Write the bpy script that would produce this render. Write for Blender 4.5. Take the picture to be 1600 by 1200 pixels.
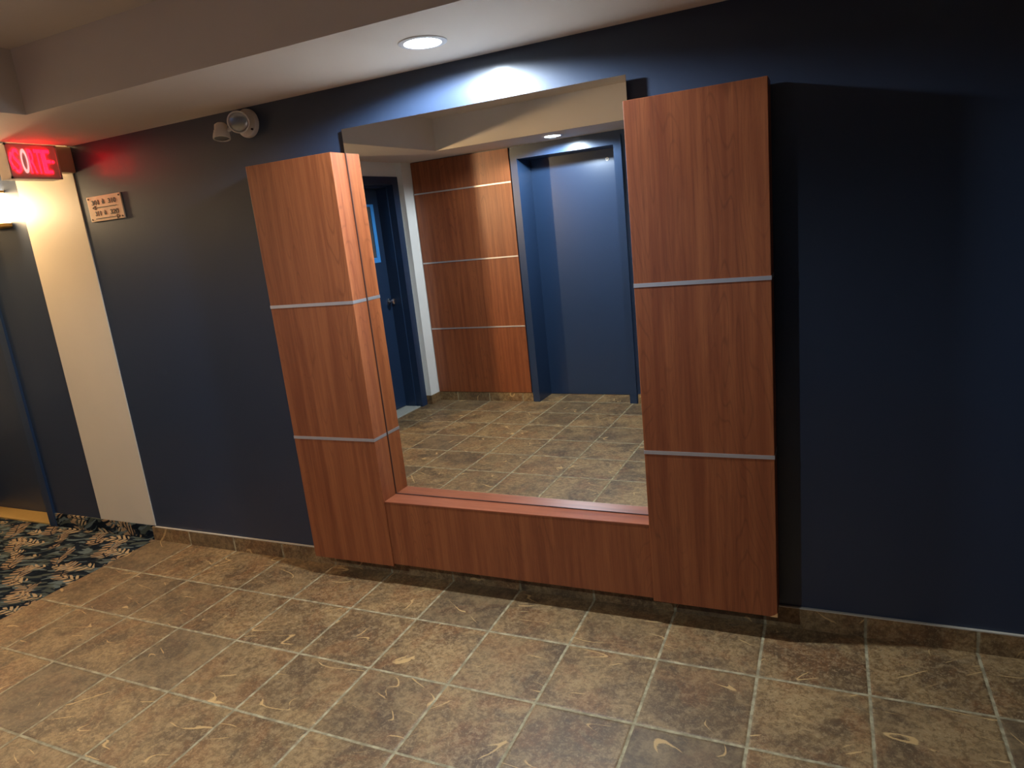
import bpy, bmesh, math, random
from mathutils import Vector, Matrix
for o in list(bpy.data.objects): bpy.data.objects.remove(o, do_unlink=True)
scn = bpy.context.scene
C = scn.collection
S = 0.34                      # one floor tile with its joint, metres; every length below is in tiles
W = 0.985                     # plane of the mirror wall
CEIL = 6.442                  # underside of the soffits
TRAY = 7.15                   # tray ceiling and corridor ceiling
PI = math.pi

# ------------------------------------------------------------------ camera
yaw, pitch, roll = -0.44351, -0.22613, -0.10487
cam_pos = Vector((9.6593, -6.3546, 4.6322))
F_PX = 1080.2
cy, sy, cp, sp = math.cos(yaw), math.sin(yaw), math.cos(pitch), math.sin(pitch)
fw = Vector((sy*cp, cy*cp, sp)); rt = Vector((cy, -sy, 0)); up = rt.cross(fw)
cr, sr = math.cos(roll), math.sin(roll)
r2 = rt*cr + up*sr; u2 = up*cr - rt*sr
cam = bpy.data.objects.new('camera', bpy.data.cameras.new('camera')); C.objects.link(cam)
m = Matrix((r2, u2, -fw)).transposed().to_4x4(); m.translation = cam_pos*S
cam.matrix_world = m
cam.data.sensor_width = 36; cam.data.lens = F_PX/1600*36; cam.data.clip_start = 0.02
scn.camera = cam

# ------------------------------------------------------------------ world, lights, exposure
wd = bpy.data.worlds.new('world'); scn.world = wd; wd.use_nodes = True
wd.node_tree.nodes['Background'].inputs[0].default_value = (0.01, 0.01, 0.01, 1)
wd.node_tree.nodes['Background'].inputs[1].default_value = 1.0
scn.view_settings.view_transform = 'Standard'; scn.view_settings.look = 'None'
scn.view_settings.gamma = 1; scn.view_settings.use_curve_mapping = False
scn.view_settings.exposure = 1.35
COOL = (0.75, 0.87, 1.0); WARM = (1.0, 0.68, 0.36)
P_MIRROR_DOWN = 54            # downlight over the mirror
P_ELEV_DOWN = 44             # downlight before the elevator
P_SCONCE = 15

def spot(name, loc, power, color, angle, blend, radius, parent=None):
    l = bpy.data.lights.new(name, 'SPOT'); l.energy = power; l.color = color
    l.spot_size = math.radians(angle); l.spot_blend = blend; l.shadow_soft_size = radius
    o = bpy.data.objects.new(name, l); C.objects.link(o); o.location = loc
    if parent: o.parent = parent
    return o
def pointlight(name, loc, power, color, radius, parent=None):
    l = bpy.data.lights.new(name, 'POINT'); l.energy = power; l.color = color; l.shadow_soft_size = radius
    o = bpy.data.objects.new(name, l); C.objects.link(o); o.location = loc
    if parent: o.parent = parent
    return o

# ------------------------------------------------------------------ node helpers
class NT:
    def __init__(s, name):
        s.m = bpy.data.materials.new(name); s.m.use_nodes = True
        s.t = s.m.node_tree; s.b = s.t.nodes['Principled BSDF']
    def n(s, typ, **kw):
        nd = s.t.nodes.new(typ)
        for k, v in kw.items(): setattr(nd, k, v)
        return nd
    def put(s, sock, v):
        if isinstance(v, bpy.types.NodeSocket): s.t.links.new(v, sock)
        elif v is not None: sock.default_value = v
    def math(s, op, a, b=None, c=None, clamp=False):
        nd = s.n('ShaderNodeMath', operation=op, use_clamp=clamp)
        s.put(nd.inputs[0], a); s.put(nd.inputs[1], b); s.put(nd.inputs[2], c)
        return nd.outputs[0]
    def vmath(s, op, a, b=None):
        nd = s.n('ShaderNodeVectorMath', operation=op)
        s.put(nd.inputs[0], a); s.put(nd.inputs[1], b)
        return nd.outputs[0]
    def xyz(s, v):
        nd = s.n('ShaderNodeSeparateXYZ'); s.put(nd.inputs[0], v); return nd.outputs
    def comb(s, x, y, z):
        nd = s.n('ShaderNodeCombineXYZ'); s.put(nd.inputs[0], x); s.put(nd.inputs[1], y); s.put(nd.inputs[2], z)
        return nd.outputs[0]
    def noise(s, vec, scale, detail=3, rough=0.5, dist=0.0):
        nd = s.n('ShaderNodeTexNoise'); s.put(nd.inputs['Vector'], vec)
        nd.inputs['Scale'].default_value = scale; nd.inputs['Detail'].default_value = detail
        nd.inputs['Roughness'].default_value = rough; nd.inputs['Distortion'].default_value = dist
        return nd.outputs['Fac']
    def step(s, v, lo, hi):          # smooth ramp 0..1 between lo and hi
        nd = s.n('ShaderNodeMapRange', interpolation_type='SMOOTHSTEP')
        s.put(nd.inputs[0], v); s.put(nd.inputs[1], lo); s.put(nd.inputs[2], hi)
        nd.inputs[3].default_value = 0; nd.inputs[4].default_value = 1
        return nd.outputs[0]
    def mix(s, f, a, b, mode='MIX'):
        nd = s.n('ShaderNodeMix', data_type='RGBA', blend_type=mode)
        s.put(nd.inputs[0], f)
        s.put(nd.inputs[6], (*a, 1) if isinstance(a, tuple) and len(a) == 3 else a)
        s.put(nd.inputs[7], (*b, 1) if isinstance(b, tuple) and len(b) == 3 else b)
        return nd.outputs[2]
    def bump(s, h, strength, dist):
        nd = s.n('ShaderNodeBump'); s.put(nd.inputs['Height'], h)
        nd.inputs['Strength'].default_value = strength; nd.inputs['Distance'].default_value = dist
        s.t.links.new(nd.outputs[0], s.b.inputs['Normal'])
    def pos(s): return s.n('ShaderNodeNewGeometry').outputs['Position']
    def obj(s): return s.n('ShaderNodeTexCoord').outputs['Object']
    def base(s, c, rough=None, metal=None, spec=None):
        s.put(s.b.inputs['Base Color'], (*c, 1) if isinstance(c, tuple) and len(c) == 3 else c)
        if rough is not None: s.put(s.b.inputs['Roughness'], rough)
        if metal is not None: s.b.inputs['Metallic'].default_value = metal
        if spec is not None: s.b.inputs['Specular IOR Level'].default_value = spec

def lin(r, g, b):
    f = lambda c: (c/255/12.92) if c/255 <= 0.04045 else ((c/255+0.055)/1.055)**2.4
    return (f(r), f(g), f(b))

def plain(name, c, rough=0.5, metal=0.0, spec=0.5, var=0.06, scale=30):
    t = NT(name); p = t.obj()
    f = t.noise(p, scale, 2)
    a = tuple(x*(1-var) for x in c); b = tuple(min(1, x*(1+var)) for x in c)
    t.base(t.mix(f, a, b), rough, metal, spec)
    return t.m

def paint(name, c, rough=0.45, bumpd=0.0006, spec=0.5):
    t = NT(name); p = t.pos()
    big = t.noise(p, 2.2, 3); fine = t.noise(p, 170, 3, 0.6)
    t.base(t.mix(big, tuple(x*0.93 for x in c), tuple(x*1.07 for x in c)), rough, 0, spec)
    t.bump(fine, 0.35, bumpd)
    return t.m

def tile_material(name, axes):
    t = NT(name); p = t.vmath('SCALE', t.pos()); p.node.inputs['Scale'].default_value = 1/S
    x, y, z = t.xyz(p)
    wob = t.math('MULTIPLY', t.math('SUBTRACT', t.noise(p, 16, 4, 0.6), 0.5), 0.014)
    d = None
    for a, v in (('x', x), ('y', y)):
        if a in axes:
            da = t.math('ABSOLUTE', t.math('SUBTRACT', t.math('FRACT', t.math('ADD', v, 0.5)), 0.5))
            d = da if d is None else t.math('MINIMUM', d, da)
    d2 = t.math('ADD', d, wob)
    tilem = t.step(d2, 0.009, 0.019)           # 0 in the joint, 1 on the tile
    cell = t.comb(t.math('FLOOR', x) if 'x' in axes else 0.0, t.math('FLOOR', y) if 'y' in axes else 0.0, 0.0)
    if axes != 'xy': cell = t.vmath('ADD', cell, (31.0, 17.0, 0.0))
    wn = t.n('ShaderNodeTexWhiteNoise', noise_dimensions='3D'); t.put(wn.inputs['Vector'], t.vmath('ADD', cell, (0.5, 0.5, 0.5)))
    off = t.vmath('SCALE', wn.outputs['Color']); off.node.inputs['Scale'].default_value = 37.0
    q = t.vmath('ADD', p, off)
    n1 = t.noise(q, 1.5, 6, 0.68, 0.5)
    n2 = t.noise(q, 3.6, 7, 0.72, 0.8)
    n3 = t.noise(q, 46, 4, 0.75)
    rust = t.noise(t.vmath('ADD', q, (9.1, 4.2, 2.0)), 1.9, 6, 0.68, 0.6)
    col = t.mix(t.step(n1, 0.34, 0.62), lin(90, 70, 50), lin(154, 126, 88))
    col = t.mix(t.math('MULTIPLY', t.step(rust, 0.47, 0.63), 0.6), col, lin(132, 90, 56))
    col = t.mix(t.math('MULTIPLY', t.step(n2, 0.53, 0.70), 0.55), col, lin(84, 72, 60))
    grain = t.noise(q, 15, 6, 0.8, 0.4)
    col = t.mix(t.math('MULTIPLY', t.step(grain, 0.47, 0.58), 0.55), col, lin(84, 62, 40))
    col = t.mix(t.math('MULTIPLY', t.step(t.math('SUBTRACT', 1.0, grain), 0.50, 0.62), 0.5), col, lin(166, 142, 108))
    col = t.mix(t.math('MULTIPLY', t.step(n3, 0.54, 0.68), 0.42), col, lin(188, 168, 136))
    # some tiles run darker and greyer than their neighbours
    tone = t.math('POWER', wn.outputs['Value'], 2.2)
    col = t.mix(t.math('MULTIPLY', tone, 0.55), col, t.mix(t.step(n2, 0.4, 0.62), lin(100, 88, 72), lin(58, 52, 46)))
    # pale broken veins
    rot = t.n('ShaderNodeVectorRotate', rotation_type='Z_AXIS'); t.put(rot.inputs['Vector'], q)
    t.put(rot.inputs['Angle'], t.math('MULTIPLY', t.math('SUBTRACT', wn.outputs['Value'], 0.5), 1.9))
    qs = t.vmath('MULTIPLY', rot.outputs[0], (0.7, 2.3, 1.0))
    vn = t.math('ADD', t.noise(qs, 1.45, 1, 0.4, 0.15), t.math('MULTIPLY', t.math('SUBTRACT', grain, 0.5), 0.035))
    ridge = t.math('ABSOLUTE', t.math('SUBTRACT', vn, 0.5))
    gn = t.noise(t.vmath('ADD', q, (5.0, 2.0, 8.0)), 2.9, 1)
    gate = t.step(gn, 0.50, 0.66)
    wid = t.math('MULTIPLY', gate, 0.0115)
    vein = t.math('SUBTRACT', 1.0, t.step(t.math('SUBTRACT', ridge, wid), -0.006, 0.0))
    col = t.mix(t.math('MULTIPLY', vein, 0.82), col, lin(198, 164, 114))
    gcol = t.mix(t.step(t.noise(p, 7, 3, 0.6), 0.4, 0.62), lin(132, 122, 98), lin(172, 162, 134))
    col = t.mix(tilem, gcol, col)
    rough = t.math('ADD', 0.42, t.math('MULTIPLY', n2, 0.16))
    rough = t.math('ADD', rough, t.math('MULTIPLY', t.math('SUBTRACT', 1.0, tilem), 0.3))
    col = t.mix(1.0, col, (1.02, 0.97, 0.84), 'MULTIPLY')
    t.base(col, rough, 0, 0.45)
    h = t.math('ADD', t.math('MULTIPLY', t.step(d2, 0.008, 0.034), 1.0), t.math('MULTIPLY', n2, 0.35))
    h = t.math('ADD', h, t.math('MULTIPLY', n3, 0.07))
    t.bump(h, 0.6, 0.0022)
    return t.m

def wood_material(name, dark, light, rough=0.34, seed=0.0, horizontal=False):
    t = NT(name)
    oi = t.n('ShaderNodeObjectInfo')
    p = t.vmath('ADD', t.pos(), t.comb(t.math('MULTIPLY', oi.outputs['Random'], 5.0), 0.0, seed))
    if horizontal: st = t.vmath('MULTIPLY', p, (0.06, 1.0, 1.0))
    else: st = t.vmath('MULTIPLY', p, (1.0, 1.0, 0.035))
    fine = t.noise(st, 190, 5, 0.72)
    med = t.noise(st, 34, 6, 0.66, 0.3)
    if horizontal: cs = t.vmath('MULTIPLY', p, (0.10, 1.0, 1.0))
    else: cs = t.vmath('MULTIPLY', p, (1.0, 1.0, 0.13))
    cath = t.noise(cs, 5.0, 2, 0.4, 0.25)
    rings = t.math('ABSOLUTE', t.math('SINE', t.math('MULTIPLY', cath, 120.0)))
    ringm = t.math('MULTIPLY', t.math('SUBTRACT', 1.0, t.step(rings, 0.0, 0.42)), t.step(t.noise(st, 6, 2), 0.42, 0.62))
    col = t.mix(t.step(med, 0.3, 0.72), dark, light)
    broad = t.noise(cs, 2.6, 2)
    col = t.mix(t.math('MULTIPLY', t.step(broad, 0.4, 0.7), 0.25), col, tuple(c*1.25 for c in light))
    col = t.mix(t.math('MULTIPLY', t.step(fine, 0.5, 0.72), 0.45), col, tuple(c*0.62 for c in dark))
    col = t.mix(t.math('MULTIPLY', ringm, 0.34), col, tuple(c*0.5 for c in dark))
    t.base(col, t.math('ADD', rough, t.math('MULTIPLY', fine, 0.12)), 0, 0.42)
    t.bump(fine, 0.12, 0.0004)
    return t.m

def carpet_material(name, wallside=False):
    t = NT(name); p = t.vmath('SCALE', t.pos()); p.node.inputs['Scale'].default_value = 1/S
    x, y, z = t.xyz(p)
    if wallside: p = t.comb(x, t.math('ADD', z, 4.0), 0.0); x, y, z = t.xyz(p)
    p = t.comb(x, y, 0.0)
    warp = t.n('ShaderNodeTexNoise'); t.put(warp.inputs['Vector'], p); warp.inputs['Scale'].default_value = 1.6
    wv = t.vmath('SCALE', t.vmath('SUBTRACT', warp.outputs['Color'], (0.5, 0.5, 0.5))); wv.node.inputs['Scale'].default_value = 0.35
    pw = t.vmath('ADD', p, wv)
    # grey green brush strokes on near black navy
    st = t.n('ShaderNodeVectorRotate', rotation_type='Z_AXIS'); t.put(st.inputs['Vector'], pw); st.inputs['Angle'].default_value = -0.35
    s2 = t.vmath('MULTIPLY', st.outputs[0], (1.0, 3.8, 1.0))
    a = t.step(t.noise(s2, 2.0, 2, 0.5), 0.51, 0.54)
    b = t.step(t.noise(t.vmath('ADD', s2, (7.0, 3.0, 0.0)), 2.8, 2, 0.5), 0.53, 0.56)
    c = t.step(t.noise(t.vmath('ADD', s2, (17.0, 9.0, 0.0)), 3.2, 2, 0.5), 0.57, 0.60)
    col = t.mix(a, lin(12, 21, 30), lin(74, 80, 72))
    col = t.mix(b, col, lin(22, 32, 42))
    col = t.mix(c, col, lin(96, 108, 106))
    # tan leaf sprigs: cells, each with its own stem direction, chevron leaflets
    def sprig(ang, cw, ch, ox, oy, colr):
        nonlocal col
        rr = t.n('ShaderNodeVectorRotate', rotation_type='Z_AXIS'); t.put(rr.inputs['Vector'], t.vmath('ADD', pw, (ox, oy, 0.0)))
        rr.inputs['Angle'].default_value = ang
        u, v, _ = t.xyz(rr.outputs[0])
        row = t.math('FLOOR', t.math('DIVIDE', v, ch))
        ush = t.math('ADD', u, t.math('MULTIPLY', row, cw*0.43))
        uu = t.math('SUBTRACT', t.math('FRACT', t.math('DIVIDE', ush, cw)), 0.5)     # -.5 .. .5 along the stem
        vv = t.math('SUBTRACT', t.math('FRACT', t.math('DIVIDE', v, ch)), 0.5)
        vv = t.math('ADD', vv, t.math('MULTIPLY', t.math('SINE', t.math('MULTIPLY', uu, 5.0)), 0.12))
        av = t.math('ABSOLUTE', vv)
        env = t.math('MULTIPLY', t.math('SQRT', t.math('MAXIMUM', t.math('SUBTRACT', 0.19, t.math('MULTIPLY', uu, uu)), 0.0)), 0.66)
        inside = t.math('SUBTRACT', 1.0, t.step(t.math('SUBTRACT', av, env), -0.03, 0.0))
        ph = t.math('FRACT', t.math('MULTIPLY', t.math('ADD', uu, t.math('MULTIPLY', av, 0.5)), 8.0))
        wdt = t.math('SUBTRACT', 0.37, t.math('MULTIPLY', av, 0.55))
        leaf = t.math('SUBTRACT', 1.0, t.step(t.math('SUBTRACT', t.math('ABSOLUTE', t.math('SUBTRACT', ph, 0.5)), wdt), -0.08, 0.02))
        stem = t.step(av, 0.008, 0.03)
        mk = t.math('MULTIPLY', t.math('MULTIPLY', inside, leaf), stem)
        keep = t.step(t.noise(t.vmath('ADD', p, (ox*3, oy, 1.0)), 1.6, 1), 0.43, 0.48)
        mk = t.math('MULTIPLY', mk, keep)
        col = t.mix(mk, col, colr)
    sprig(-0.25, 0.95, 0.46, 0.0, 0.0, lin(184, 158, 118))
    sprig(0.5, 0.8, 0.62, 3.3, 1.7, lin(160, 132, 98))
    fibre = t.noise(p, 110, 2, 0.7)
    col = t.mix(t.math('MULTIPLY', t.step(fibre, 0.4, 0.7), 0.3), col, tuple([0.01, 0.01, 0.01]))
    t.base(col, 0.95, 0, 0.1)
    t.bump(fibre, 0.5, 0.003)
    return t.m

def emit(name, c, strength):
    t = NT(name); t.base((0.8, 0.8, 0.8), 0.5)
    f = t.noise(t.obj(), 9, 1)
    t.put(t.b.inputs['Emission Color'], t.mix(f, tuple(x*0.96 for x in c), c))
    t.b.inputs['Emission Strength'].default_value = strength
    return t.m

NAVY = paint('navy_paint', lin(38, 50, 70), 0.42, 0.0006, 0.5)
NAVY.node_tree.nodes['Principled BSDF'].inputs['Coat Weight'].default_value = 0.16
NAVY.node_tree.nodes['Principled BSDF'].inputs['Coat Roughness'].default_value = 0.16
NAVY_GLOSS = paint('navy_enamel', lin(36, 54, 80), 0.32, 0.0003)
WHITE = paint('off_white_paint', lin(240, 239, 232), 0.55)
CREAM = paint('cream_paint', lin(210, 198, 176), 0.5)
CEILM = paint('ceiling_paint', lin(222, 210, 196), 0.7, 0.0008)
TILE = tile_material('slate_look_tile', 'xy')
TILE_X = tile_material('slate_look_tile_skirting', 'x')
TILE_Y = tile_material('slate_look_tile_side_skirting', 'y')
CAULK = plain('pale_caulk', lin(190, 180, 160), 0.6)
WOOD = wood_material('cherry_laminate', lin(120, 60, 33), lin(153, 87, 49))
WOOD_H = wood_material('cherry_laminate_cross', lin(126, 66, 42), lin(154, 86, 56), 0.3, 3.0, True)
CHIP = plain('bare_particle_board', lin(206, 156, 100), 0.8)
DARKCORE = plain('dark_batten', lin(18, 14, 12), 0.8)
ALU = plain('brushed_aluminium', lin(196, 190, 190), 0.38, 0.75)
CHROME = plain('chrome', lin(214, 214, 218), 0.14, 1.0)
CARPET = carpet_material('leaf_pattern_carpet')
CARPET_W = carpet_material('leaf_pattern_carpet_skirting', True)
PLASTIC = plain('ivory_plastic', lin(214, 204, 190), 0.4)
BRASS = plain('worn_brass', lin(196, 160, 92), 0.45, 0.25)
SIGNP = plain('ivory_sign_plastic', lin(222, 196, 160), 0.45)
INK = plain('engraved_black', lin(38, 24, 18), 0.6)
EXITBODY = plain('satin_aluminium_sign', lin(214, 200, 190), 0.5, 0.0)
t_ = NT('mirror_silver'); t_.base((0.93, 0.94, 0.93), 0.0, 1.0)
f_ = t_.noise(t_.obj(), 1.0, 1); t_.base(t_.mix(f_, (0.90, 0.92, 0.90), (0.91, 0.93, 0.91)), 0.0, 1.0); MIRROR = t_.m
GLASSEDGE = plain('polished_glass_edge', lin(200, 210, 205), 0.15, 0.5)

# ------------------------------------------------------------------ mesh helpers (tile units in, metres out)
def bx(bm, x0, x1, y0, y1, z0, z1, mi=0):
    vs = [bm.verts.new((x*S, y*S, z*S)) for x in (x0, x1) for y in (y0, y1) for z in (z0, z1)]
    for f in ((0,1,3,2), (4,6,7,5), (0,4,5,1), (2,3,7,6), (0,2,6,4), (1,5,7,3)):
        fc = bm.faces.new([vs[i] for i in f]); fc.material_index = mi
    return vs
def box(x0, x1, y0, y1, z0, z1, bev=0.0):
    bm = bmesh.new(); bx(bm, min(x0,x1), max(x0,x1), min(y0,y1), max(y0,y1), min(z0,z1), max(z0,z1))
    if bev: bmesh.ops.bevel(bm, geom=bm.edges[:], offset=bev*S, segments=2, affect='EDGES', profile=0.6)
    return bm
def boxes(*lst):
    bm = bmesh.new()
    for b in lst: bx(bm, *b)
    return bm
def lathe(profile, seg=40, origin=(0,0,0), axis=(0,0,1), a0=0.0, a1=2*PI, close=True):
    """profile: (radius, height) pairs in tiles, spun about axis through origin (tiles)"""
    bm = bmesh.new(); full = abs(a1-a0-2*PI) < 1e-6
    n = seg if full else seg+1
    q = Vector((0,0,1)).rotation_difference(Vector(axis).normalized())
    rings = []
    for r, h in profile:
        ring = []
        if r < 1e-6:
            v = bm.verts.new((q @ Vector((0,0,h)) + Vector(origin))*S); ring = [v]*n
        else:
            for i in range(n):
                a = a0 + (a1-a0)*i/seg
                ring.append(bm.verts.new((q @ Vector((r*math.cos(a), r*math.sin(a), h)) + Vector(origin))*S))
        rings.append(ring)
    for A, B in zip(rings, rings[1:]):
        for i in range(seg):
            j = (i+1) % n
            vs = []
            for v in (A[i], A[j], B[j], B[i]):
                if v not in vs: vs.append(v)
            if len(vs) > 2:
                try: bm.faces.new(vs)
                except ValueError: pass
    return bm
def tube(bm, a, b, r, seg=14):
    a, b = Vector(a)*S, Vector(b)*S; d = b-a
    mt = Matrix.Translation((a+b)/2) @ Vector((0,0,1)).rotation_difference(d.normalized()).to_matrix().to_4x4()
    bmesh.ops.create_cone(bm, cap_ends=True, segments=seg, radius1=r*S, radius2=r*S, depth=d.length, matrix=mt)

def obj(name, bm, mat, parent=None, origin=None, smooth=False):
    bmesh.ops.recalc_face_normals(bm, faces=bm.faces[:])
    if parent is not None:
        og = Vector(parent['_o'])
    else:
        og = Vector(origin)*S if origin is not None else Vector((0,0,0))
    for v in bm.verts: v.co -= og
    me = bpy.data.meshes.new(name); bm.to_mesh(me); bm.free()
    for mt in (mat if isinstance(mat, list) else [mat]): me.materials.append(mt)
    if smooth:
        for p in me.polygons: p.use_smooth = True
        try: me.set_sharp_from_angle(angle=math.radians(35))
        except Exception: pass
    o = bpy.data.objects.new(name, me); C.objects.link(o)
    if parent is not None: o.parent = parent
    else: o.location = og
    o['_o'] = tuple(og)
    return o
def thing(name, label, cat, origin, group=None):
    o = bpy.data.objects.new(name, None); C.objects.link(o)
    o.location = Vector(origin)*S; o.empty_display_size = 0.05
    o['_o'] = tuple(Vector(origin)*S); o['label'] = label; o['category'] = cat
    if group: o['group'] = group
    return o
def struct(name, bm, mat, label=None, origin=None):
    o = obj(name, bm, mat, None, origin); o['kind'] = 'structure'
    if label: o['label'] = label
    return o

# ------------------------------------------------------------------ the room shell
XR, XL, YB = 14.0, -13.0, -8.0           # right wall, far end of the corridor, elevator wall
YC = -3.8                                # far side of the corridor
CARX = -0.88                             # where carpet meets tile
struct('floor', boxes((CARX, XR, YB-0.9, W, -0.4, 0.0)), TILE, 'brown slate-look tiled lobby floor with pale joints')
struct('floor_carpet', boxes((XL, CARX, YC-0.3, W+0.5, -0.4, 0.004)), CARPET, 'dark leaf-patterned corridor carpet at the left of the tiles')

# mirror wall: navy, with the corridor door opening at the far left
DJ = -3.68; DL = -6.4; DH = 6.0
bm = bmesh.new()
bx(bm, DJ, XR, W, W+0.6, -0.4, TRAY+0.3)
bx(bm, XL, DL, W, W+0.6, -0.4, TRAY+0.3)
bx(bm, DL, DJ, W, W+0.6, DH, TRAY+0.3)
struct('wall_front', bm, NAVY, 'dark navy wall that carries the mirror')
struct('trim_1', box(-2.21, -0.80, W-0.015, W+0.01, 0.262, TRAY, 0.004), CREAM, 'tall cream painted band on the navy wall')
# skirtings
struct('baseboard_front', boxes((CARX, XR, W-0.03, W+0.01, 0, 0.24)), TILE_X)
struct('trim_2', boxes((-0.80, XR, W-0.032, W+0.01, 0.24, 0.252)), CAULK)
struct('baseboard_corridor', boxes((DJ+0.16, CARX, W-0.028, W+0.01, 0.0, 0.262)), CARPET_W, 'carpet skirting under the cream band')
# elevator wall with the recessed opening
EX0, EX1, EH = 2.47, 4.95, 6.2
bm = bmesh.new()
bx(bm, -1.3, EX0, YB-1.2, YB, -0.4, CEIL+0.4)
bx(bm, EX1, XR+0.3, YB-1.2, YB, -0.4, CEIL+0.4)
bx(bm, EX0, EX1, YB-1.2, YB, EH, CEIL+0.4)
struct('wall_back', bm, NAVY_GLOSS, 'elevator wall opposite the mirror')
struct('baseboard_back', boxes((-0.58, 2.30, YB-0.01, YB+0.045, 0, 0.235)), TILE_X)
struct('baseboard_back_right', boxes((5.14, XR, YB-0.01, YB+0.045, 0, 0.235)), TILE_X)
# left wall of the lobby with the door opening, then the corridor side
DY0, DY1, DZ = -7.25, -4.65, 5.93
bm = bmesh.new()
XW = -0.78
bx(bm, -1.4, XW, -7.55, DY0, -0.4, CEIL+0.4)
bx(bm, -1.4, -0.60, YB-0.01, -7.53, -0.4, CEIL+0.4)
bx(bm, -1.4, XW, DY1, YC, -0.4, CEIL+0.4)
bx(bm, -1.4, XW, DY0, DY1, DZ, CEIL+0.4)
struct('wall_left', bm, WHITE, 'off-white side wall with the navy door')
struct('wall_corridor', boxes((XL, -1.4, YC-0.4, YC, -0.4, TRAY+0.3)), NAVY)
struct('wall_corridor_end', boxes((XL-0.4, XL, YC-0.4, W+0.6, -0.4, TRAY+0.3)), WHITE)
struct('wall_right', boxes((XR, XR+0.4, YB-1.2, W+0.6, -0.4, TRAY+0.3)), NAVY)
struct('baseboard_left', boxes((XW-0.01, -0.565, -7.53, -7.49, 0, 0.24), (-0.61, -0.565, YB+0.05, -7.53, 0, 0.24),
                               (XW-0.01, XW+0.035, -7.49, -7.40, 0, 0.24), (XW-0.01, XW+0.035, DY1+0.2, YC, 0, 0.24)), TILE_Y)
# ceilings: soffit ring at CEIL around a raised tray, corridor ceiling
TX0, TX1, TY0, TY1 = 1.15, 12.8, -6.45, -0.79
struct('ceiling', boxes((XL-0.4, XR+0.4, YB-1.2, W+0.6, TRAY, TRAY+0.3)), CEILM, 'raised tray ceiling')
def plate_with_hole(bm, x0, x1, y0, y1, z, cx, cy_, r, n=32):
    """underside of a soffit with a round hole for a recessed lamp"""
    out = []
    pts = []
    for i in range(n):
        a = 2*PI*(i+0.5)/n
        dx, dy = math.cos(a), math.sin(a)
        ts = []
        if dx > 1e-9: ts.append((x1-cx)/dx)
        if dx < -1e-9: ts.append((x0-cx)/dx)
        if dy > 1e-9: ts.append((y1-cy_)/dy)
        if dy < -1e-9: ts.append((y0-cy_)/dy)
        t = min(ts)
        pts.append((a, (cx+dx*t, cy_+dy*t), (cx+dx*r, cy_+dy*r)))
    for X, Y in ((x0,y0), (x1,y0), (x1,y1), (x0,y1)):
        a = math.atan2(Y-cy_, X-cx) % (2*PI)
        pts.append((a, (X, Y), (cx+math.cos(a)*r, cy_+math.sin(a)*r)))
    pts.sort(key=lambda q: q[0])
    O = [bm.verts.new((p[1][0]*S, p[1][1]*S, z*S)) for p in pts]
    I = [bm.verts.new((p[2][0]*S, p[2][1]*S, z*S)) for p in pts]
    k = len(pts)
    for i in range(k):
        j = (i+1) % k
        bm.faces.new((O[i], O[j], I[j], I[i]))
L1 = (6.04, 0.054); L2 = (3.80, -7.12); RH = 0.19
def soffit(name, x0, x1, y0, y1, lamps=()):
    bm = bmesh.new()
    for X in (x0, x1):
        bm.faces.new([bm.verts.new((X*S, a*S, b*S)) for a, b in ((y0,CEIL),(y1,CEIL),(y1,TRAY),(y0,TRAY))])
    for Y in (y0, y1):
        bm.faces.new([bm.verts.new((a*S, Y*S, b*S)) for a, b in ((x0,CEIL),(x1,CEIL),(x1,TRAY),(x0,TRAY))])
    if lamps:
        cuts = [x0] + [l[0]+s for l in lamps for s in (-0.6, 0.6)] + [x1]
        for i in range(len(cuts)-1):
            a, b = cuts[i], cuts[i+1]
            if i % 2 == 1:
                l = lamps[i//2]; plate_with_hole(bm, a, b, y0, y1, CEIL, l[0], l[1], RH)
            else:
                bm.faces.new([bm.verts.new((X*S, Y*S, CEIL*S)) for X, Y in ((a,y0),(b,y0),(b,y1),(a,y1))])
    else:
        bm.faces.new([bm.verts.new((X*S, Y*S, CEIL*S)) for X, Y in ((x0,y0),(x1,y0),(x1,y1),(x0,y1))])
    bmesh.ops.remove_doubles(bm, verts=bm.verts[:], dist=1e-5)
    return struct(name, bm, CEILM)
EDGE = -0.70
soffit('ceiling_soffit_front', EDGE, XR, TY1, W, [L1])
soffit('ceiling_soffit_back', EDGE, XR, YB, TY0, [L2])
soffit('ceiling_soffit_left', EDGE, TX0, TY0, TY1)
soffit('ceiling_soffit_right', TX1, XR, TY0, TY1)

# ------------------------------------------------------------------ doors
# corridor door on the mirror wall, far left
d1 = struct('door_1', box(DL+0.02, DJ-0.02, W+0.36, W+0.48, 0.03, DH-0.04, 0.006), NAVY, 'dark door at the far left of the mirror wall', (DL, W+0.3, 0.0))
bm = boxes((DJ-0.03, DJ+0.16, W-0.045, W+0.5, 0, DH-0.03), (DL-0.16, DL+0.03, W-0.045, W+0.5, 0, DH-0.03), (DL-0.16, DJ+0.16, W-0.045, W+0.5, DH-0.03, DH+0.2))
obj('door_frame', bm, NAVY_GLOSS, d1)
obj('threshold', box(DL+0.03, DJ-0.03, W-0.02, W+0.36, 0.0, 0.035, 0.006), BRASS, d1)['label'] = 'pale gold door threshold'
bm = box(-4.02, -3.90, W+0.335, W+0.362, 2.84, 2.92, 0.008); obj('latch_plate', bm, ALU, d1)

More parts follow.
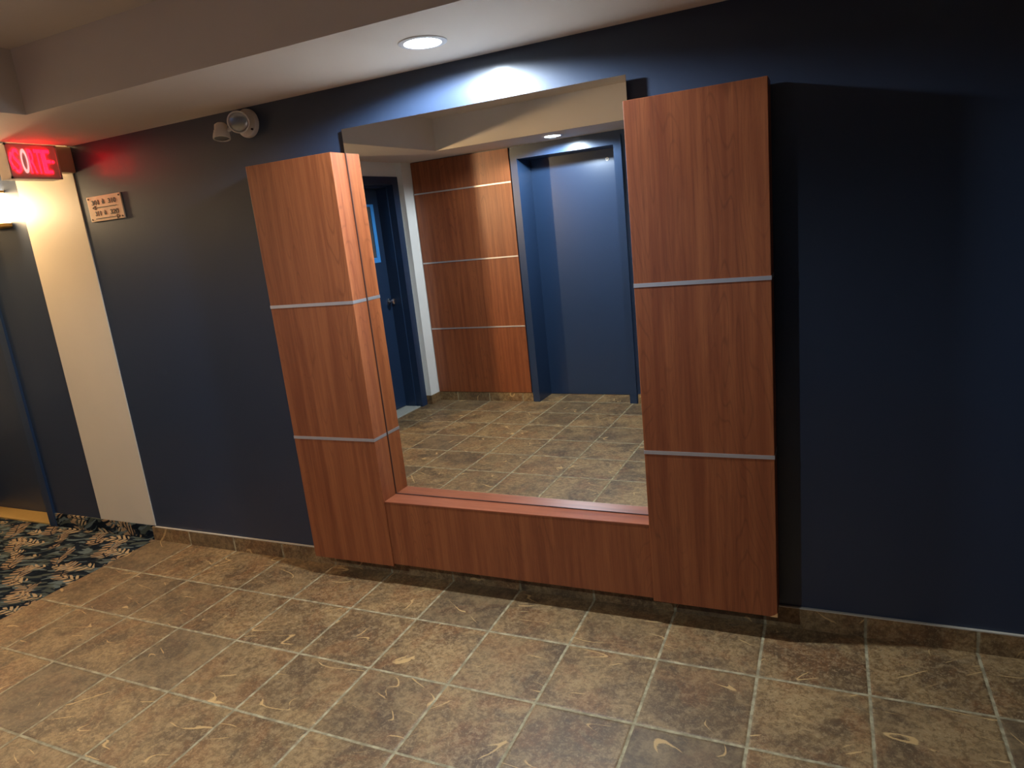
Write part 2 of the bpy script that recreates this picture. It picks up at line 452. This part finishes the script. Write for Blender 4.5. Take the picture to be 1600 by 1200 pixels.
# side door seen in the mirror
LX = -1.23
d2 = struct('door_2', box(LX-0.13, LX, DY0+0.02, DY1-0.02, 0.05, DZ-0.03, 0.006), NAVY_GLOSS, 'navy door with narrow window and chrome knob, seen in the mirror', (LX, DY0, 0.0))
cw = 0.22
bm = bmesh.new()
for (a, b, c, d_) in ((DY0-cw, DY0+0.03, 0, DZ-0.03), (DY1-0.03, DY1+cw, 0, DZ-0.03), (DY0-cw, DY1+cw, DZ-0.03, DZ+0.17)):
    bx(bm, XW-0.13, XW+0.06, a, b, c, d_)
for (a, b, c, d_) in ((DY0-0.02, DY0+0.07, 0, DZ-0.08), (DY1-0.07, DY1+0.02, 0, DZ-0.08), (DY0-0.02, DY1+0.02, DZ-0.08, DZ+0.02)):
    bx(bm, LX+0.002, XW-0.131, a, b, c, d_)
obj('door_frame', bm, NAVY_GLOSS, d2)
obj('threshold', box(LX-0.1, XW+0.02, DY0+0.07, DY1-0.07, 0.0, 0.03, 0.008), plain('grey_stone_sill', lin(176, 176, 164), 0.5), d2)
WF = plain('blue_sheen_trim', lin(70, 150, 225), 0.3)  # blue sheen of the downlights on the trim, put into its colour
wy0, wy1, wz0, wz1 = -6.92, -6.22, 4.0, 5.47
bm = bmesh.new()
for (a, b, c, d_) in ((wy0, wy0+0.13, wz0, wz1-0.06), (wy1-0.13, wy1, wz0, wz1-0.06), (wy0+0.13, wy1-0.13, wz0, wz0+0.13), (wy0, wy1, wz1-0.06, wz1)):
    bx(bm, LX-0.01, LX+0.035, a, b, c, d_)
fr = obj('window_frame', bm, WF, d2); fr['label'] = 'window trim with blue lamp sheen put into its colour'
tg = NT('dim_door_glass'); g = tg.xyz(tg.pos())
tg.base(tg.mix(tg.noise(tg.obj(), 3, 1), lin(96, 96, 98), lin(120, 118, 118)), 0.06, 0.35, 0.8)
obj('window_pane', box(LX-0.005, LX+0.012, wy0+0.1, wy1-0.1, wz0+0.1, wz1-0.05), tg.m, d2)
bm = lathe([(0.0,0),(0.085,0),(0.085,0.02),(0.03,0.035),(0.03,0.12),(0.06,0.135),(0.082,0.165),(0.085,0.195),(0.065,0.225),(0.0,0.235)], 28, (LX, -7.05, 2.95), (1,0,0))
obj('door_knob', bm, CHROME, d2, smooth=True)['label'] = 'chrome door knob'
bm = boxes((LX-0.005, LX+0.008, DY0+0.03, DY0+0.06, 2.78, 3.05)); obj('latch_plate', bm, ALU, d2)

# elevator door in its recess
BY = -8.75
d3 = struct('door_3', box(EX0-0.02, EX1+0.02, BY-0.12, BY, 0.012, EH-0.05), NAVY_GLOSS, 'plain navy elevator door deep in its frame, seen in the mirror', (EX0, BY, 0.0))
bm = boxes((EX0-0.16, EX0+0.02, BY+0.002, YB+0.05, 0, EH-0.06), (EX1-0.02, EX1+0.16, BY+0.002, YB+0.05, 0, EH-0.06), (EX0-0.16, EX1+0.16, BY+0.002, YB+0.05, EH-0.06, EH+0.14))
obj('elevator_frame', bm, NAVY_GLOSS, d3)
bm = lathe([(0.018,0),(0.042,0),(0.042,0.012),(0.030,0.018),(0.018,0.012),(0.018,0.0)], 24, (4.52, BY, 5.90), (0,1,0))
obj('release_keyhole_ring', bm, PLASTIC, d3, smooth=True)

# wood cladding beside the elevator
p = thing('elevator_wood_panel', 'tall cherry wood wall panel beside the elevator, seen in the mirror', 'wall panel', (0.83, YB, 0.24))
zs = [0.245, 2.03, 3.82, 5.63, 6.43]
obj('panel_board', box(-0.58, 2.27, YB+0.008, YB+0.05, 0.245, 6.425, 0.004), WOOD, p)
for z in zs[1:4]:
    obj('metal_strip', box(-0.585, 2.275, YB+0.044, YB+0.057, z-0.018, z+0.018, 0.002), ALU, p)

# ------------------------------------------------------------------ mirror and its wooden surround
PF = 0.333                                # how far the wood stands off the wall
YF = W - PF
x0a, x1a, x2a, x3a = 2.932, 4.274, 7.826, 9.152
zb, zt, s2z, s1z, shz = 0.288, 5.68, 2.087, 3.890, 1.213
fr = thing('mirror_frame', 'cherry wood surround of two tall panels and a low panel on navy wall', 'mirror frame', (6.04, W, zb))
def side_panel(a, b):
    o = obj('side_panel', box(a, b, YF, W-0.035, zb, zt, 0.006), WOOD, fr)
    for z in (s1z, s2z):
        bm = boxes((a-0.003, b+0.003, YF-0.004, W-0.034, z-0.020, z+0.020))
        bmesh.ops.translate(bm, verts=bm.verts[:], vec=(0,0,0))
        obj('metal_strip', bm, ALU, o)
    return o
side_panel(x0a, x1a); pr = side_panel(x2a, x3a)
obj('bottom_panel', box(x1a+0.002, x2a-0.002, YF+0.014, W-0.035, zb+0.03, shz, 0.005), WOOD, fr)
obj('ledge', box(x1a+0.002, x2a-0.002, YF+0.010, W-0.035, shz, shz+0.016, 0.004), WOOD_H, fr)
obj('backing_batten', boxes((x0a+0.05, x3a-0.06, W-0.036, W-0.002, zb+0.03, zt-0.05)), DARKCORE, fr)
# knocked corner and edge of the laminate
bm = bmesh.new()
v = [bm.verts.new(Vector(c)*S) for c in ((x3a+0.002, YF-0.002, zb-0.001), (x3a-0.075, YF-0.002, zb-0.001), (x3a-0.03, YF-0.002, zb+0.022), (x3a+0.002, YF-0.002, zb+0.05),
                                         (x3a+0.002, YF+0.05, zb-0.001), (x3a-0.05, YF+0.05, zb-0.001), (x3a-0.02, YF+0.05, zb+0.015), (x3a+0.002, YF+0.05, zb+0.03))]
for f in ((0,1,2,3), (4,7,6,5), (0,4,5,1), (1,5,6,2), (2,6,7,3), (3,7,4,0)): bm.faces.new([v[i] for i in f])
obj('chipped_corner', bm, CHIP, pr)['label'] = 'bare chipped corner'

# mirror plate, very slightly out of parallel with the wall
A_, C_, MM = -0.0126, -0.001, 0.07
nrm = Vector((A_, -1, C_)).normalized(); P0 = Vector((6, W-MM, 3.5))
def on_mirror(x, z, off=0.0):
    y = P0.y + ((x-P0.x)*nrm.x + (z-P0.z)*nrm.z)/(-nrm.y)
    return Vector((x, y, z)) + nrm*off
MX0, MX1, MZ0, MZ1 = 4.226, 7.80, 1.0, 5.955
MX0b, MX1b = x1a+0.002, x2a-0.002
mr = thing('wall_mirror', 'large frameless mirror standing between the cherry wood panels', 'mirror', (6.04, W-MM, shz+0.02))
bm = bmesh.new()
# outline: slot between the panels below their tops, wider above them is not needed
xa, xb = x1a+0.003, x2a-0.016
z0, z1 = shz+0.018, MZ1
quad = [(xa, z0), (xb, z0), (xb, z1), (xa, z1)]
front = [bm.verts.new(on_mirror(x, z, 0)*S) for x, z in quad]
bk = [bm.verts.new(on_mirror(x, z, -0.018)*S) for x, z in quad]
f = bm.faces.new(front); f.material_index = 0
f = bm.faces.new(bk[::-1]); f.material_index = 1
for i in range(4):
    j = (i+1) % 4
    f = bm.faces.new((front[i], bk[i], bk[j], front[j])); f.material_index = 1
obj('glass', bm, [MIRROR, GLASSEDGE], mr)
bm = bmesh.new()
for (a, b, c, d_) in ((xa, xa+0.014, z0, zt), (xa+0.014, xb, z0-0.001, z0+0.010)):
    vs = [bm.verts.new(on_mirror(x, z, o_)*S) for o_ in (0.001, 0.006) for x, z in ((a, c), (b, c), (b, d_), (a, d_))]
    for f in ((0,1,2,3), (7,6,5,4), (0,4,5,1), (1,5,6,2), (2,6,7,3), (3,7,4,0)): bm.faces.new([vs[i] for i in f])
obj('edge_seam', bm, plain('seam_bead', lin(84, 60, 54), 0.3, 0.3), mr)['label'] = 'dark seam along the mirror edge'  # thin brown bead laid along the gap at the mirror edge
# ------------------------------------------------------------------ recessed downlights
def downlight(x, y, label, power, color, group='recessed ceiling downlights'):
    t = thing('ceiling_downlight', label, 'ceiling light', (x, y, CEIL), group)
    obj('trim_ring', lathe([(RH-0.005, 0.02), (RH-0.005, -0.012), (RH+0.02, -0.016), (RH+0.05, -0.008), (RH+0.052, 0.0)], 40, (x, y, CEIL)), plain('white_trim', lin(225,225,225), 0.4), t, smooth=True)
    obj('reflector', lathe([(RH-0.006, -0.002), (RH-0.02, 0.12), (RH-0.05, 0.2), (0.0, 0.2)], 40, (x, y, CEIL)), plain('white_reflector', lin(225,225,225), 0.35), t, smooth=True)
    obj('bulb', lathe([(0.0, 0.022), (0.05, 0.022), (0.10, 0.03), (0.125, 0.06), (0.12, 0.12), (0.06, 0.195), (0.0, 0.199)], 32, (x, y, CEIL)), emit('led_lens', color, 30), t, smooth=True)
    l = spot('lamp', (0, 0, -0.004), power, color, 168, 0.25, 0.03, t)
    return t
downlight(L1[0], L1[1], 'round recessed ceiling downlight above the mirror', P_MIRROR_DOWN, COOL)
downlight(L2[0], L2[1], 'round recessed downlight before the elevator door, seen in the mirror', P_ELEV_DOWN, COOL)

# ------------------------------------------------------------------ corridor wall sconce, plus an unseen one added for fill
def half_lathe(prof, cx, cy2, z): return lathe(prof, 28, (cx, cy2, z), (0,0,1), PI, 2*PI)
def sconce(cx, wy, facing, label):
    t = thing('wall_sconce', label, 'wall lamp', (cx, wy, 5.4), 'corridor wall sconces')
    a0, a1 = (PI, 2*PI) if facing < 0 else (0, PI)
    L = lambda prof: lathe(prof, 28, (cx, wy, 0), (0,0,1), a0, a1)
    obj('shade', L([(0.36, 5.46), (0.37, 5.5), (0.37, 5.98), (0.36, 6.0), (0.345, 5.98), (0.345, 5.48)]), emit('glowing_shade', (1.0, 0.80, 0.52), 9), t, smooth=True)
    obj('lower_rim', L([(0.0, 5.42), (0.34, 5.42), (0.385, 5.44), (0.385, 5.49), (0.37, 5.50)]), BRASS, t, smooth=True)
    obj('upper_rim', L([(0.37, 5.97), (0.388, 5.975), (0.388, 6.005), (0.37, 6.01)]), BRASS, t, smooth=True)
    pointlight('lamp', (0, facing*0.40*S, 0.32*S), P_SCONCE, WARM, 0.06, t)
    l = spot('front_lamp', (0, facing*0.40*S, 0.32*S), P_SCONCE*7, WARM, 150, 1.0, 0.06, t)
    l.rotation_euler = (PI/2 if facing > 0 else -PI/2, 0, 0)
    return t
sconce(-2.98, W, -1, 'glowing half-round wall sconce left of the cream band')
sconce(-7.4, W, -1, 'unseen half-round sconce added down the corridor for fill light')  # out of view, added to bring warm fill light

# ------------------------------------------------------------------ text
def text_bm(s, size, matrix, depth=0.002, sx=1.0, offset=0.0):
    cu = bpy.data.curves.new('t', 'FONT'); cu.body = s; cu.size = size; cu.extrude = depth/2; cu.offset = offset
    cu.align_x = 'CENTER'; cu.align_y = 'CENTER'; cu.resolution_u = 6
    o = bpy.data.objects.new('t', cu); C.objects.link(o)
    dg = bpy.context.evaluated_depsgraph_get(); dg.update()
    me = bpy.data.meshes.new_from_object(o.evaluated_get(dg))
    bm = bmesh.new(); bm.from_mesh(me)
    xs = [v.co.x for v in bm.verts]; ys = [v.co.y for v in bm.verts]
    c = Vector(((max(xs)+min(xs))/2, (max(ys)+min(ys))/2, 0)); w = max(xs)-min(xs); h = max(ys)-min(ys)
    for v in bm.verts: v.co -= c
    bpy.data.objects.remove(o); bpy.data.curves.remove(cu); bpy.data.meshes.remove(me)
    return bm, w, h
def fit_text(s, wid, hei, origin, xdir, ydir, depth=0.01, offset=0.0):
    """text scaled to wid x hei tiles, centred on origin (tiles)"""
    bm, w, h = text_bm(s, 1.0, None, 1.0, offset=offset)
    xd, yd = Vector(xdir), Vector(ydir); zd = xd.cross(yd)
    for v in bm.verts:
        co = Vector(origin) + xd*(v.co.x*wid/w) + yd*(v.co.y*hei/h) + zd*(v.co.z*depth)
        v.co = co*S
    return bm

# room number plate
px0, px1, pz0, pz1 = -0.615, 0.142, 5.312, 5.679
cxp, czp = (px0+px1)/2, (pz0+pz1)/2; PW, PH = px1-px0, pz1-pz0
sg = thing('room_number_sign', 'small ivory plate with room numbers and arrows on navy wall', 'sign', (cxp, W, pz0))
YS = W-0.022
obj('plate', box(px0, px1, YS, W, pz0, pz1, 0.004), SIGNP, sg)
def pt(u, v): return (px0+PW*u, YS-0.002, pz1-PH*v)
def put(s, u, v, w, h): obj('lettering', fit_text(s, PW*w, PH*h, pt(u, v), (1,0,0), (0,0,1), 0.004, 0.022), INK, sg)
put('301', 0.235, 0.25, 0.21, 0.19); put('à', 0.475, 0.24, 0.07, 0.19); put('310', 0.735, 0.25, 0.23, 0.19)
put('311', 0.26, 0.69, 0.17, 0.19); put('à', 0.475, 0.68, 0.07, 0.19); put('320', 0.745, 0.69, 0.24, 0.19)
def bar(bm, a, b, th):
    A = Vector(pt(*a)); B = Vector(pt(*b)); d = (B-A).normalized(); n = Vector((-d.z, 0, d.x))*th/2; k = Vector((0, 0.003, 0))
    vs = [bm.verts.new(q*S) for q in (A-n-k, B-n-k, B+n-k, A+n-k, A-n+k, B-n+k, B+n+k, A+n+k)]
    for f in ((0,1,2,3), (7,6,5,4), (0,4,5,1), (1,5,6,2), (2,6,7,3), (3,7,4,0)): bm.faces.new([vs[i] for i in f])
def arrow(tip, tail, s, v):
    bm = bmesh.new()
    bar(bm, (tip + s*0.075, v), (tail, v), 0.010)
    bar(bm, (tip, v), (tip+s*0.085, v-0.075), 0.010); bar(bm, (tip, v), (tip+s*0.085, v+0.075), 0.010)
    bar(bm, (tip+s*0.085, v-0.075), (tip+s*0.085, v+0.075), 0.010)
    obj('arrow', bm, INK, sg)
arrow(0.13, 0.84, 1, 0.46); arrow(0.88, 0.16, -1, 0.895)
for u, v in ((0.05, 0.09), (0.95, 0.09), (0.05, 0.91), (0.95, 0.91)):
    obj('screw', lathe([(0.0, 0.008), (0.010, 0.006), (0.013, 0.0)], 12, (px0+PW*u, YS, pz1-PH*v), (0,-1,0)), INK, sg, smooth=True)

# exit sign
XS = -0.70
es = thing('exit_sign', 'glowing red illuminated sign end-mounted on the wall under the ceiling', 'exit sign', (XS, 0.36, 5.955))
obj('housing', box(XS-0.24, XS, 0.0, 0.728, 5.955, 6.435, 0.012), EXITBODY, es)
bm = boxes((XS-0.005, XS+0.012, 0.0, 0.728, 5.955, 5.985), (XS-0.005, XS+0.012, 0.0, 0.728, 6.405, 6.435), (XS-0.005, XS+0.012, 0.0, 0.025, 5.955, 6.435), (XS-0.005, XS+0.012, 0.703, 0.728, 5.955, 6.435))
obj('face_rim', bm, EXITBODY, es)
obj('wall_canopy', box(XS-0.20, XS-0.03, 0.728, W, 6.06, 6.435, 0.012), plain('canopy_paint', lin(196, 172, 140), 0.5), es)
RED = emit('red_exit_light', (1.0, 0.0, 0.010), 4.5); PINK = emit('pale_exit_light', (1.0, 0.36, 0.34), 0.6)
letters = [('S', 0.125), ('O', 0.235), ('R', 0.34), ('T', 0.432), ('I', 0.500), ('E', 0.562)]
for ch, yc in letters:
    wl = 0.035 if ch == 'I' else 0.088
    obj('lettering', fit_text(ch, wl, 0.33, (XS+0.008, yc, 6.20), (0,1,0), (0,0,1), 0.012, 0.004), PINK if ch == 'O' else RED, es)
bm = bmesh.new()
def ch_arrow(bm, ytip, yback):
    for s in (-1, 1):
        A = Vector((XS+0.008, ytip, 6.20)); B = Vector((XS+0.008, yback, 6.20+s*0.11)); d = (B-A).normalized()
        n = Vector((0, -d.z, d.y))*0.014; k = Vector((0.006, 0, 0))
        vs = [bm.verts.new(q*S) for q in (A-n-k, B-n-k, B+n-k, A+n-k, A-n+k, B-n+k, B+n+k, A+n+k)]
        for f in ((0,1,2,3), (7,6,5,4), (0,4,5,1), (1,5,6,2), (2,6,7,3), (3,7,4,0)): bm.faces.new([vs[i] for i in f])
ch_arrow(bm, 0.035, 0.068)
obj('chevron', bm, RED, es)
obj('indicator_dot', lathe([(0.0, 0.014), (0.018, 0.012), (0.02, 0.0)], 16, (XS, 0.640, 6.20), (1,0,0)), RED, es)

# emergency light with two heads
em = thing('emergency_light', 'ivory twin-head emergency light mounted high on the navy wall', 'emergency light', (2.80, W, 6.07))
EC = Vector((2.80, W, 6.245))
obj('base_plate', lathe([(0.0, 0.0), (0.178, 0.0), (0.178, 0.03), (0.165, 0.055), (0.10, 0.075), (0.0, 0.085)], 40, EC, (0,-1,0)), PLASTIC, em, smooth=True)
LENS = plain('clear_ribbed_lens', lin(170, 168, 160), 0.12, 0.55)
def head(c, d, sc, name='lamp_head'):
    c = Vector(c); d = Vector(d).normalized()
    prof = [(0.0, -0.125), (0.055, -0.122), (0.082, -0.10), (0.088, -0.03), (0.096, -0.02), (0.098, 0.0), (0.104, 0.012), (0.112, 0.06), (0.112, 0.085), (0.100, 0.088), (0.096, 0.070)]
    h = obj(name, lathe([(r*sc, z*sc) for r, z in prof], 36, c, d), PLASTIC, em, smooth=True)
    obj('lens', lathe([(0.097*sc, 0.072*sc), (0.07*sc, 0.085*sc), (0.03*sc, 0.09*sc), (0.0, 0.091*sc)], 32, c, d), LENS, h, smooth=True)
    return h
H1 = EC + Vector((0.03, -0.20, 0.01)); H2 = EC + Vector((-0.22, -0.27, -0.10))
head(H1, (0.62, -0.72, -0.30), 1.2); head(H2, (0.10, -0.22, -1.0), 0.95)
bm = bmesh.new()
tube(bm, EC+Vector((0,-0.07,0)), EC+Vector((-0.03,-0.19,-0.02)), 0.035)
tube(bm, EC+Vector((-0.05,-0.18,-0.03)), H2+Vector((0.05,0.02,0.0)), 0.026)
obj('swivel_arm', bm, PLASTIC, em, smooth=True)
obj('test_button', lathe([(0.0, 0.02), (0.012, 0.018), (0.014, 0.0)], 14, EC+Vector((0.11,-0.065,-0.09)), (0,-1,0)), INK, em)

for o in bpy.data.objects:
    if '_o' in o: del o['_o']
